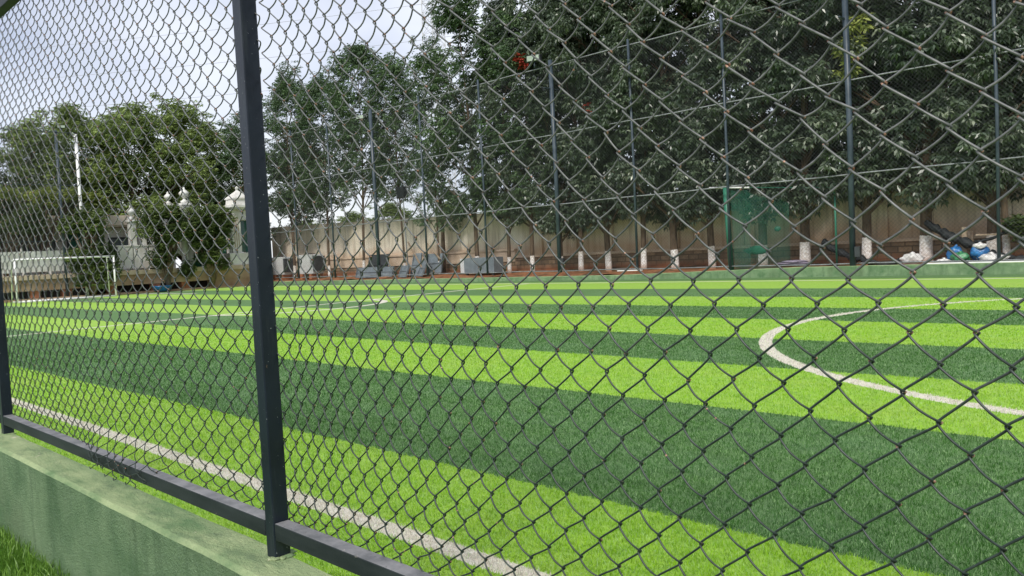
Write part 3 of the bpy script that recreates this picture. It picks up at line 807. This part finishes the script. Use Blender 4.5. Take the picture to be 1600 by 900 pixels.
# clipped shrubs on the terrace at the left end
def shrub(loc, clumps, seed, label, leafm=None, per=230, trunk=None):
    t = empty('shrub', loc, label, 'shrub', 'clipped shrubs in front of the white building')
    m = MB(); r = np.random.RandomState(seed)
    for c, rr, tn in clumps:
        m.tube([(loc[0], loc[1], loc[2]), (loc[0]+(c[0])*.4, loc[1]+c[1]*.4, loc[2]+c[2]*.6), (loc[0]+c[0], loc[1]+c[1], loc[2]+c[2])], [.07, .04, .02], 6)
    m.build('stem', M['plainbark'], t, smooth=True)
    v, f, a = leaf_cloud(clumps, per, 6, .15, .07, .2, seed)
    link('crown', np_mesh('crown', v, f, leafm or M['leaf_clip'], {'v': a}), t)
    return t
def cl(seed, n, ry, rz_, zc, rr=(.35, .6), flat=.5):
    r = np.random.RandomState(seed); o = []
    for i in range(n):
        a = r.rand()*6.28; q = math.sqrt(r.rand()); o.append(((q*math.cos(a)*ry*.6, q*math.sin(a)*ry, zc+rz_*(r.rand()*2-1)*math.sqrt(1-q*q*.8)), r.uniform(*rr), r.uniform(.1, .8)))
    return o
shrub((-42.95, 17.6, .1), cl(1, 24, 1.15, .95, 3.3)+cl(2, 7, .6, .6, 1.8), 71, 'clipped shrub rising past the left finials of the white gate')
shrub((-43.0, 20.05, .1), cl(3, 34, 1.05, 1.6, 3.2)+cl(4, 5, .7, .4, 1.4), 72, 'clipped shrub between the fluted column and the white gate pillar')
shrub((-42.9, 13.9, .05), cl(5, 16, .85, 1.0, 1.5)+cl(6, 10, .9, .6, 3.6), 73, 'tall dark shrub behind the goal frame near the slim white pole')
shrub((-44.6, 10.6, 1.2), cl(8, 26, 1.9, .8, 2.6), 75, 'dark broad shrub under the hedge top at the left edge')
shrub((-44.8, 12.2, 1.2), cl(9, 22, 2.0, .3, 3.85), 76, 'yellow-green hedge top behind the left wire fence', M['leaf_lime'])
shrub((-44.4, 14.6, 1.2), cl(10, 10, 1.0, .25, 3.6), 77, 'small yellow-green bush top just right of the slim white pole', M['leaf_lime'])
shrub((-43.1, 18.8, .6), cl(11, 6, .35, .35, .55, (.2, .32)), 78, 'little plant spilling over the terrace edge under the fluted column')

# palm behind the fence near the lamp box
t = empty('palm', (-30.6, 26.1, .3), 'light green palm with arching fronds beside the dark lamp box', 'palm tree')
MB().tube([(-30.6, 26.1, .2), (-30.55, 26.1, 2.5), (-30.6, 26.1, 4.0)], [.12, .09, .08], 8).build('trunk', M['plainbark'], t, smooth=True)
rr = np.random.RandomState(5); V = []; F = []
for k in range(15):
    a = k*2.4; el = rad(15+60*rr.rand()); Lf = 1.6+.5*rr.rand()
    for q in range(26):
        s = .12+.88*q/25; px_ = Lf*s*math.cos(el)*math.cos(a); py_ = Lf*s*math.cos(el)*math.sin(a); pz_ = Lf*(s*math.sin(el)-.75*s*s)
        for sg in (-1, 1):
            ll = .42*(1-.6*abs(s-.4)); d = Vector((math.cos(a)*.5-math.sin(a)*sg, math.sin(a)*.5+math.cos(a)*sg, -.55)).normalized()*ll
            b = len(V); p0 = Vector((-30.6+px_, 26.1+py_, 4.1+pz_)); u = Vector((math.cos(a), math.sin(a), 0))*.02
            V += [tuple(p0-u), tuple(p0+u), tuple(p0+d)]; F.append([b, b+1, b+2])
V = np.array(V)-np.array([-30.6, 26.1, .3]); F = np.array(F)
link('fronds', np_mesh('fronds', V, F, M['leaf_olive'], {'v': rr.rand(len(V))}), t)
# red blossom on the tree tops
def blossom(c, r_, label, seed):
    v, f, a = leaf_cloud([((0, 0, 0), r_, .5), ((.1, .1, -r_), r_*.7, .5)], 160, 5, .12, .09, .1, seed)
    o = link('blossom', np_mesh('blossom', v, f, M['flower'], {'v': a})); o.location = c
    tag(o, label, 'flowers', 'red blossoms among the dark leaves')
blossom((-22.35, 22.95+.0, 8.85) if False else (-22.9, 24.1, 8.95), .30, 'large red blossom next to the pale green floodlight', 1)
blossom((-19.3, 23.9, 6.4), .2, 'small red blossom among dark leaves right of the second thick pole', 2)

# ------------------------------------------------------------------ goal
g = empty('goal', (-41.2, 12.45, 0), 'white tubular football goal standing at the left end of the pitch', 'goal')
GX, G0, G1y, GH = -41.2, 10.15, 14.35, 1.93
MB().tube([(GX, G0, .03), (GX, G0, GH)], .045, 10).build('post', M['bright'], g, smooth=True)
MB().tube([(GX, G1y, .03), (GX, G1y, GH)], .045, 10).build('post', M['bright'], g, smooth=True)
MB().tube([(GX, G0-.045, GH), (GX, G1y+.045, GH)], .045, 10).build('crossbar', M['bright'], g, smooth=True)
MB().tube([(GX, G0, .035), (GX, G1y, .035)], .032, 8).build('ground_bar', M['bright'], g, smooth=True)
for yy in (G0, G1y):
    MB().tube([(GX, yy, GH-.02), (GX-.75, yy+(-.05 if yy == G1y else .05), GH-.04), (GX-.85, yy, .04)], .03, 8).build('stay', M['bright'], g, smooth=True)
MB().tube([(GX-.85, G0, .04), (GX-.85, G1y, .04)], .028, 8).build('back_bar', M['bright'], g, smooth=True)

# ------------------------------------------------------------------ terrace and white building at the left end
tr = empty('terrace', (-44.5, 16, 0), 'long cream concrete terrace slab raised on orange brick piers behind the goal', 'terrace')
MB().box(-50, -43.30, 3, 23.5, .98, 1.22).build('slab', M['cream'], tr, bevel=.02)
MB().box(-50, -43.42, 3, 23.4, .46, .978).build('apron', M['slabface'], tr)
m = MB().box(-50, -44.1, 3, 23.4, -.05, .458); m.build('recess', M['voidm'], tr)
for yy in (5.0, 7.3, 9.4, 11.5, 12.9, 15.0, 17.2, 18.75):
    MB().box(-43.9, -43.48, yy-.22, yy+.22, -.05, .457).build('pier', M['brickpier'], tr, bevel=.01)
MB().box(-44.0, -43.46, 20.2, 23.38, -.05, .457).build('pier', M['slabface'], tr)
wb = empty('white_building', (-47, 13, 1.2), 'low white building with grey and green windows and a flat beige canopy', 'building')
MB().box(-50, -46.2, 3.2, 17.9, 1.22, 3.55).build('wall', M['white'], wb, bevel=.02)
MB().box(-50, -45.3, 11.8, 17.1, 3.56, 3.62).box(-50, -45.25, 11.75, 17.15, 3.622, 4.15).build('canopy', M['rooftile'], wb, bevel=.02)
for (a, b, c, d, mt) in ((13.9, 15.6, 2.0, 3.45, 'teal'), (15.95, 17.3, 2.05, 2.95, 'greyglass'), (11.6, 13.2, 2.1, 3.3, 'greyglass'), (9.0, 10.8, 2.1, 3.2, 'teal')):
    f_ = MB().box(-46.19, -46.12, a-.08, b+.08, c-.08, c-.002).box(-46.19, -46.12, a-.08, b+.08, d+.002, d+.08).box(-46.19, -46.12, a-.08, a-.002, c, d).box(-46.19, -46.12, b+.002, b+.08, c, d).build('window', M['darkmetal'], wb)
    MB().box(-46.197, -46.15, a, b, c, d).build('pane', M[mt], f_)
# white panelled parapet in front
pp = MB()
for yy in np.arange(4.2, 13.0, 1.15): pp.box(-43.66, -43.60, yy+.03, yy+1.09, 1.35, 2.35)
for yy in np.arange(4.2, 13.6, 1.15): pp.box(-43.72, -43.58, yy-.05, yy+.03, 1.222, 2.5)
tag(pp.build('parapet', M['white'], bevel=.01), 'white panelled parapet on the terrace behind the goal', 'parapet')
wp2 = MB()
for yy in (15.55, 16.35, 17.15): wp2.box(-44.06, -44.0, yy+.02, yy+.76, 1.3, 2.45)
wp2.box(-44.1, -43.97, 15.5, 18.0, 2.452, 2.52)
tag(wp2.build('parapet', M['white'], bevel=.01), 'short white parapet below the left finials right of the goal', 'parapet')
FIN = [(.02, 0), (.17, .02), (.19, .10), (.08, .16), (.06, .24), (.15, .30), (.23, .42), (.24, .50), (.16, .58), (.07, .66), (.05, .74), (.01, .80)]
def finial(y, z, s, label, x=-44.3):
    t = empty('finial', (x, y, z), label, 'finial', 'white urn finials of the ornamental gate')
    MB().lathe(x, y, [(r*s, z+q*s) for r, q in FIN], 12).build('urn', M['white'], t, smooth=True)
    return t
# ornamental wall: rising piers carrying the finials
ow = empty('ornamental_gate', (-44.4, 19, 1.2), 'white ornamental gateway with stepped piers and scrolled gable', 'gateway')
def pier(y, z, w_=.34):
    MB().box(-44.3-w_/2, -44.3+w_/2, y-w_/2, y+w_/2, 1.222, z-.14).build('pier', M['white'], ow, bevel=.02)
    MB().box(-44.3-w_/2-.07, -44.3+w_/2+.07, y-w_/2-.07, y+w_/2+.07, z-.138, z).build('pier_cap', M['white'], ow, bevel=.03)
pier(16.45, 3.85); finial(16.45, 3.85, .95, 'leftmost white urn finial, above the grey window')
pier(17.0, 3.75, .26); finial(17.0, 3.75, .85, 'slimmer white urn finial second from the left')
pier(18.45, 4.7, .28); finial(18.45, 4.7, .85, 'white urn finial standing alone between the second and the broad one')
pier(19.35, 4.75, .44); finial(19.35, 4.75, 1.15, 'broad white urn finial on top of the scrolled gable')
# scrolled gable as an extruded outline
outl = [(17.5, 1.9), (17.5, 3.5), (17.75, 3.75), (18.0, 3.7), (18.25, 4.0), (18.6, 4.15), (18.8, 4.5), (19.1, 4.55), (19.35, 4.6), (19.7, 4.5), (19.9, 4.1), (20.2, 3.95), (20.3, 3.6), (20.3, 1.9)]
m = MB(); b = len(outl)
m.v = [(-44.42, y, z) for y, z in outl]+[(-44.24, y, z) for y, z in outl]
m.face(list(range(b))); m.face([b+i for i in range(b)][::-1])
for i in range(b): m.face([i, (i+1) % b, b+(i+1) % b, b+i][::-1])
m.build('gable', M['white'], ow, bevel=.02)
m = MB()
for i in range(8):
    an = i/8*2*math.pi; m.tube([(-44.22, 19.0+.28*math.cos(an), 3.7+.28*math.sin(an)), (-44.22, 19.0+.28*math.cos(an+.8), 3.7+.28*math.sin(an+.8))], .035, 6)
m.build('ring_moulding', M['white'], ow, smooth=True)
# fluted column
fc = MB().lathe(-43.95, 19.05, [(.26, 1.222), (.26, 1.4), (.19, 1.5), (.17, 2.9), (.24, 3.02), (.24, 3.14)], 16)
tag(fc.build('column', M['white'], smooth=False), 'short white fluted column between the two middle shrubs', 'column')
hb = MB().box(-44.9, -44.84, 19.55, 21.75, 1.23, 2.85)
for yy in np.arange(19.6, 21.8, .36): hb.box(-44.838, -44.80, yy, yy+.05, 1.25, 2.85)
tag(hb.build('hoarding', M['hoard'], bevel=.005), 'green sheet hoarding behind the shrub beside the gate pillar', 'hoarding')
# main gate pillar
gp = empty('gate_pillar', (-44, 22.2, 1.2), 'large white gate pillar with tapering cap and tall green window', 'pillar')
MB().box(-44.4, -43.6, 21.65, 22.2, 1.9, 4.35).build('shaft', M['white'], gp, bevel=.02)
MB().box(-44.3, -43.62, 22.75, 23.2, 1.9, 4.35).box(-44.3, -43.64, 22.202, 22.748, 3.75, 4.34).build('side_shaft', M['white'], gp, bevel=.02)
MB().box(-44.7, -43.4, 21.35, 23.35, 1.222, 1.898).build('plinth', M['white'], gp, bevel=.02)
MB().lathe(-44.0, 22.3, [(.92, 4.352), (1.08, 4.48), (1.08, 4.62), (.70, 4.66), (.66, 4.95), (.74, 4.97), (.74, 5.03), (.10, 5.45), (.05, 5.5), (.10, 5.58), (.10, 5.64), (.02, 5.72)], 4, rad(45)).build('cap', M['white'], gp)
MB().box(-44.15, -43.95, 22.203, 22.747, 1.95, 3.74).build('window', M['teal'], gp)
m = MB()
for k in range(3): m.box(-43.598, -43.59, 21.78+k*.12, 21.82+k*.12, 2.2, 3.9)
m.build('flute', M['slabface'], gp)
tub = MB().lathe(-43.0, 17.3, [(.20, .02), (.42, .10), (.50, .30), (.52, .33), (.46, .30), (.36, .12), (.02, .08)], 16)
tag(tub.build('tub', M['bluebag'], smooth=True), 'shallow blue tub on the ground in front of the brick piers', 'tub')

# ------------------------------------------------------------------ things along the far wall
def cabinet(x, y, z, w_, d_, h_, label):
    t = empty('cabinet', (x, y, z), label, 'cabinet', 'white cabinets on bricks by the far wall')
    MB().box(x-w_/2, x+w_/2, y-d_/2, y+d_/2, z+.2, z+.2+h_).build('body', M['tank'], t, bevel=.03)
    MB().tube([(x-w_/2+.1, y, z+.2+h_), (x-w_/4, y, z+.26+h_), (x+w_/4, y, z+.26+h_), (x+w_/2-.1, y, z+.2+h_)], .02, 6).build('handle', M['darkmetal'], t, smooth=True)
    MB().box(x+w_/2+.002, x+w_/2+.16, y-d_/2+.05, y+d_/2, z+.35, z+.1+h_).build('side_unit', M['darkmetal'], t, bevel=.01)
    for k in (-1, 1): MB().box(x+k*w_*.33-.12, x+k*w_*.33+.12, y-d_/2, y+d_/2, z-.1, z+.198).build('brick_foot', M['brickpier'], t)
cabinet(-44.0, 24.9, .3, 1.25, .7, 1.05, 'white cabinet partly hidden behind the near fence post')
cabinet(-41.0, 25.0, .3, 1.5, .75, 1.1, 'white cabinet standing clear between the two leftmost trees')
def sheet(c, w_, h_, tilt, rz, mat, label, grp=None, th=.03, cat='metal sheet'):
    o = MB().box(-w_/2, w_/2, -th/2, th/2, 0, h_).box(-w_/2, -w_/2+.03, -th/2-.06, -th/2-.002, 0, h_).box(w_/2-.03, w_/2, -th/2-.06, -th/2-.002, 0, h_).box(-w_/2+.032, w_/2-.032, -th/2-.04, -th/2-.002, h_*.48, h_*.54).build('metal_sheet', mat, bevel=.006)
    o.location = c; o.rotation_euler = (tilt, 0, rz); tag(o, label, cat, grp); return o
GS = 'grey sheets stacked by the far wall'
sheet((-35.1, 25.3, .28), 1.6, 1.15, -.25, .05, M['darkmetal'], 'dark charcoal panel behind the low grey sheet', GS)
sheet((-34.6, 24.75, .22), 3.1, .55, -.3, .02, M['greysheet'], 'long low blue-grey sheet lying left of the first thick pole', GS)
sheet((-32.0, 24.6, .2), .8, .62, -.4, -.2, M['greysheet'], 'small grey sheet directly right of the first thick pole', GS)
sheet((-31.55, 25.0, .22), .5, 1.2, -.35, .25, M['greysheet'], 'narrow upright grey sheet leaning against the slim tree', GS)
sheet((-30.9, 24.8, .22), .75, .85, -.45, -.35, M['greysheet'], 'crooked grey sheet at the right of the leaning group', GS)
sheet((-30.4, 25.3, .35), 1.0, .95, -.2, .1, M['greysheet'], 'square grey sheet behind the leaning group', GS)
t = empty('cabinet', (-26.6, 24.85, .2), 'low blue-grey metal cabinet with pale side standing between trees', 'cabinet')
MB().box(-27.45, -25.5, 24.6, 25.2, .32, 1.0).build('body', M['greysheet'], t, bevel=.015)
MB().box(-27.72, -27.452, 24.62, 25.18, .32, .98).build('end_panel', M['tank'], t, bevel=.01)
for a in (-27.4, -25.7): MB().box(a, a+.1, 24.65, 24.75, .1, .318).build('leg', M['darkmetal'], t)
for i, (a, b, lb) in enumerate((((-32.2, 25.2, 1.95), (-30.7, 25.0, .3), 'leaning timber prop with its top left of the palm'), ((-31.3, 25.6, 1.9), (-29.9, 25.3, 1.0), 'shorter timber prop crossing behind the leaning one'))):
    tag(MB().obox(a, b, .07, .05).build('timber_prop', M['wood']), lb, 'timber', 'timber props by the far wall')
lb = empty('lamp_post', (-31.9, 24.9, .2), 'thin white lamp post with a dark green square lamp box in front of the palm', 'lamp post')
MB().tube([(-31.9, 24.9, .2), (-32.0, 24.9, 4.1)], .03, 8).build('pole', M['farrail'], lb, smooth=True)
MB().box(-32.32, -31.78, 24.75, 25.05, 4.1, 4.65).build('lamp_box', M['tarp'], lb, bevel=.03)

# green netting bay
nb = empty('net_bay', (-12, 24.3, .2), 'green shade netting hung from a white tube on green posts', 'netting')
MB().tube([(-13.65, 23.95, .2), (-13.75, 23.95, 2.95)], .09, 10).build('post', M['greenpost'], nb, smooth=True)
MB().tube([(-10.2, 24.05, .2), (-10.2, 24.05, 2.65)], .03, 10).build('post', M['greenpost'], nb, smooth=True)
MB().tube([(-14.35, 23.95, 2.98), (-12.9, 23.95, 2.86)], .03, 8).build('top_tube', M['bright'], nb, smooth=True)
MB().tube([(-12.9, 23.95, 2.86), (-10.2, 24.05, 2.62)], .012, 6).build('top_cord', M['greenpost'], nb, smooth=True)
nx, nz = 24, 12; m = MB()
for j in range(nz+1):
    for i in range(nx+1):
        u = i/nx; v_ = j/nz; x_ = -13.7+u*2.0
        m.v.append((x_, 24.0+.06*math.sin(u*22+v_*3)+.2*u, .2+v_*(2.65-.25*u-.35*u*u+.05*math.sin(u*9))))
for j in range(nz):
    for i in range(nx): a = j*(nx+1)+i; m.face([a, a+1, a+nx+2, a+nx+1])
m.build('netting', M['net'], nb, smooth=True)
m = MB()
for j in range(9):
    for i in range(17):
        u = i/16; v_ = j/8; m.v.append((-13.65+.6*u*1.2, 23.98+.09*math.sin(u*18+v_*2), .3+v_*2.5))
for j in range(8):
    for i in range(16): a = j*17+i; m.face([a, a+1, a+18, a+17])
m.build('netting_fold', M['net'], nb, smooth=True)
for (cx, cz, rx, rz_) in ((-12.9, .85, .38, .14), (-12.2, 1.5, .10, .08)):
    MB().blob((cx, 24.35, cz), (rx, .06, rz_), int(cx*7) % 9, 14, 8, .3).build('bundle', M['hoard'], nb, smooth=True)
# matting on the kerb
m = MB(); 
for k, (z0, w0) in enumerate(((.32, .66), (.375, .60), (.43, .42))):
    c0 = -11.55+.05*k; m.blob((c0, 23.95, z0+.03), (w0, .28, .045), k, 16, 8, .12)
tag(m.build('matting', M['mauve'], smooth=True), 'folded mauve matting lying on the far kerb below the foliage', 'matting')
def sack(c, r_, mat, seed, label, amp=.22, extra=None):
    m = MB().blob(c, r_, seed, 20, 12, amp); m.tube([(c[0], c[1], c[2]+r_[2]*.8), (c[0]+.04, c[1], c[2]+r_[2]*1.25)], [r_[0]*.3, r_[0]*.12], 8)
    o = m.build('sack', mat, smooth=True); tag(o, label, 'sack', 'plastic sacks on the far kerb'); return o
sack((-6.95, 24.0, .54), (.20, .16, .20), M['bluebag'], 3, 'blue and white sack, the left one of the two blue sacks')
sack((-6.78, 23.82, .44), (.22, .15, .14), M['greenbag'], 4, 'green sack slumped against the left blue sack')
sack((-6.38, 24.0, .56), (.22, .17, .22), M['bluebag'], 5, 'larger blue sack on the right with a white mouth')
sack((-6.34, 23.93, .73), (.15, .13, .08), M['whitebag'], 6, 'white crumpled plastic on top of the larger blue sack')
sack((-6.05, 23.85, .40), (.33, .18, .12), M['whitebag'], 7, 'flat white sack right of the larger blue sack')
sack((-8.15, 24.3, .42), (.30, .2, .16), M['whitebag'], 8, 'dull white sack at the foot of the broad trunk')
sack((-7.2, 23.85, .36), (.18, .12, .06), M['whitebag'], 9, 'small white scrap left of the green sack')
# shade-net rolls and poles
def roll(a, b, r_, seed, label):
    a = Vector(a); b = Vector(b); r = np.random.RandomState(seed); pts = []; rs = []
    for k in range(15):
        t = k/14; p = a.lerp(b, t); pts.append((p.x, p.y+r.randn()*.02, p.z+r.randn()*.025-.1*math.sin(math.pi*t))); rs.append(r_*(.75+.5*r.rand()))
    tag(MB().tube(pts, rs, 9).build('net_roll', M['tarp'], smooth=True), label, 'net roll', 'rolls of black shade net by the far wall')
roll((-7.95, 24.9, 1.45), (-6.6, 24.5, .75), .12, 1, 'black net roll slanting down from the broad trunk to the sacks')
roll((-6.6, 24.5, .85), (-4.9, 24.8, 1.55), .045, 2, 'thin black net roll rising to the right behind the larger blue sack')
roll((-6.2, 24.3, .55), (-5.3, 24.5, .38), .09, 3, 'black net roll lying right of the sacks')
roll((-11.0, 25.0, 1.0), (-9.3, 24.4, .35), .10, 4, 'black net roll slanting down behind the third thick pole')
roll((-9.4, 24.3, .38), (-8.4, 24.4, .40), .07, 5, 'black net roll lying between the third pole and the broad trunk')
tag(MB().obox((-6.92, 24.7, .2), (-6.92, 24.75, 1.25), .12, .08).build('timber_post', M['wood']), 'short brown timber post standing behind the two blue sacks', 'timber')
tag(MB().obox((-7.6, 25.4, 1.08), (-6.85, 25.3, 1.05), .05, .16).obox((-6.88, 25.3, 1.12), (-6.88, 25.32, .5), .05, .1).build('broken_crate', M['wood']), 'broken timber crate piece between the broad trunk and the blue sacks', 'timber')
tag(MB().obox((-6.6, 24.6, 1.02), (-4.6, 24.75, .98), .1, .045).build('plank', M['wood'], bevel=.005), 'pale horizontal plank behind the twin white stems', 'plank', 'loose planks by the far wall')
tag(MB().obox((-17.95, 23.52, .315), (-16.9, 23.52, .32), .1, .03).build('plank', M['bright']), 'white strip lying on the far kerb left of the netting', 'plank', 'loose planks by the far wall')
tag(MB().obox((-7.6, 23.50, .318), (-5.2, 23.50, .318), .08, .03).build('plank', M['bright']), 'long white strip lying on the far kerb below the sacks', 'plank', 'loose planks by the far wall')
MBp = shrub((-5.4, 24.9, .2), cl(20, 8, .5, .4, .9, (.22, .34)), 80, 'dark green leafy plant behind the twin white stems', M['leaf_clip'])
MBp['group'] = 'plants by the far wall'

# ------------------------------------------------------------------ lattice tower and overhead lines
tw = empty('radio_tower', (-140, 120, 0), 'steel lattice tower in haze-paled colour rising faintly behind the trees', 'tower')
def at(z): return 2.6-1.3*z/75
m = MB()
for sx, sy in ((-1, -1), (1, -1), (1, 1), (-1, 1)):
    m.tube([(-140+sx*at(0), 120+sy*at(0), 0), (-140+sx*at(72), 120+sy*at(72), 72)], .13, 6)
m.build('mast_leg', M['tower'], tw)
m = MB(); z = 0
while z < 70:
    z2 = z+2.4; a, b = at(z), at(z2)
    cs = [(-1, -1), (1, -1), (1, 1), (-1, 1)]
    for i in range(4):
        p, q = cs[i], cs[(i+1) % 4]
        m.tube([(-140+p[0]*a, 120+p[1]*a, z), (-140+q[0]*b, 120+q[1]*b, z2)], .055, 4, False)
        m.tube([(-140+q[0]*a, 120+q[1]*a, z), (-140+p[0]*b, 120+p[1]*b, z2)], .055, 4, False)
        m.tube([(-140+p[0]*a, 120+p[1]*a, z), (-140+q[0]*a, 120+q[1]*a, z)], .05, 4, False)
    z = z2
m.build('bracing', M['tower'], tw)
for i, (z0, z1, lb) in enumerate(((38, 46, 'faint overhead line, the highest in the sky'), (33, 40, 'faint overhead line, second highest in the sky'), (28, 34.5, 'faint overhead line, third highest in the sky'), (23.5, 29.5, 'faint overhead line, lowest in the sky'))):
    pts = [(-150+k*6, 40+k*5.2, z0+(z1-z0)*k/16-1.5*math.sin(math.pi*k/16)) for k in range(17)]
    tag(MB().tube(pts, .03, 5).build('power_line', M['cable'], smooth=True), lb, 'power line', 'overhead lines in the sky')

SC.cycles.use_denoising = True
SC.cycles.max_bounces = 6; SC.cycles.transparent_max_bounces = 12
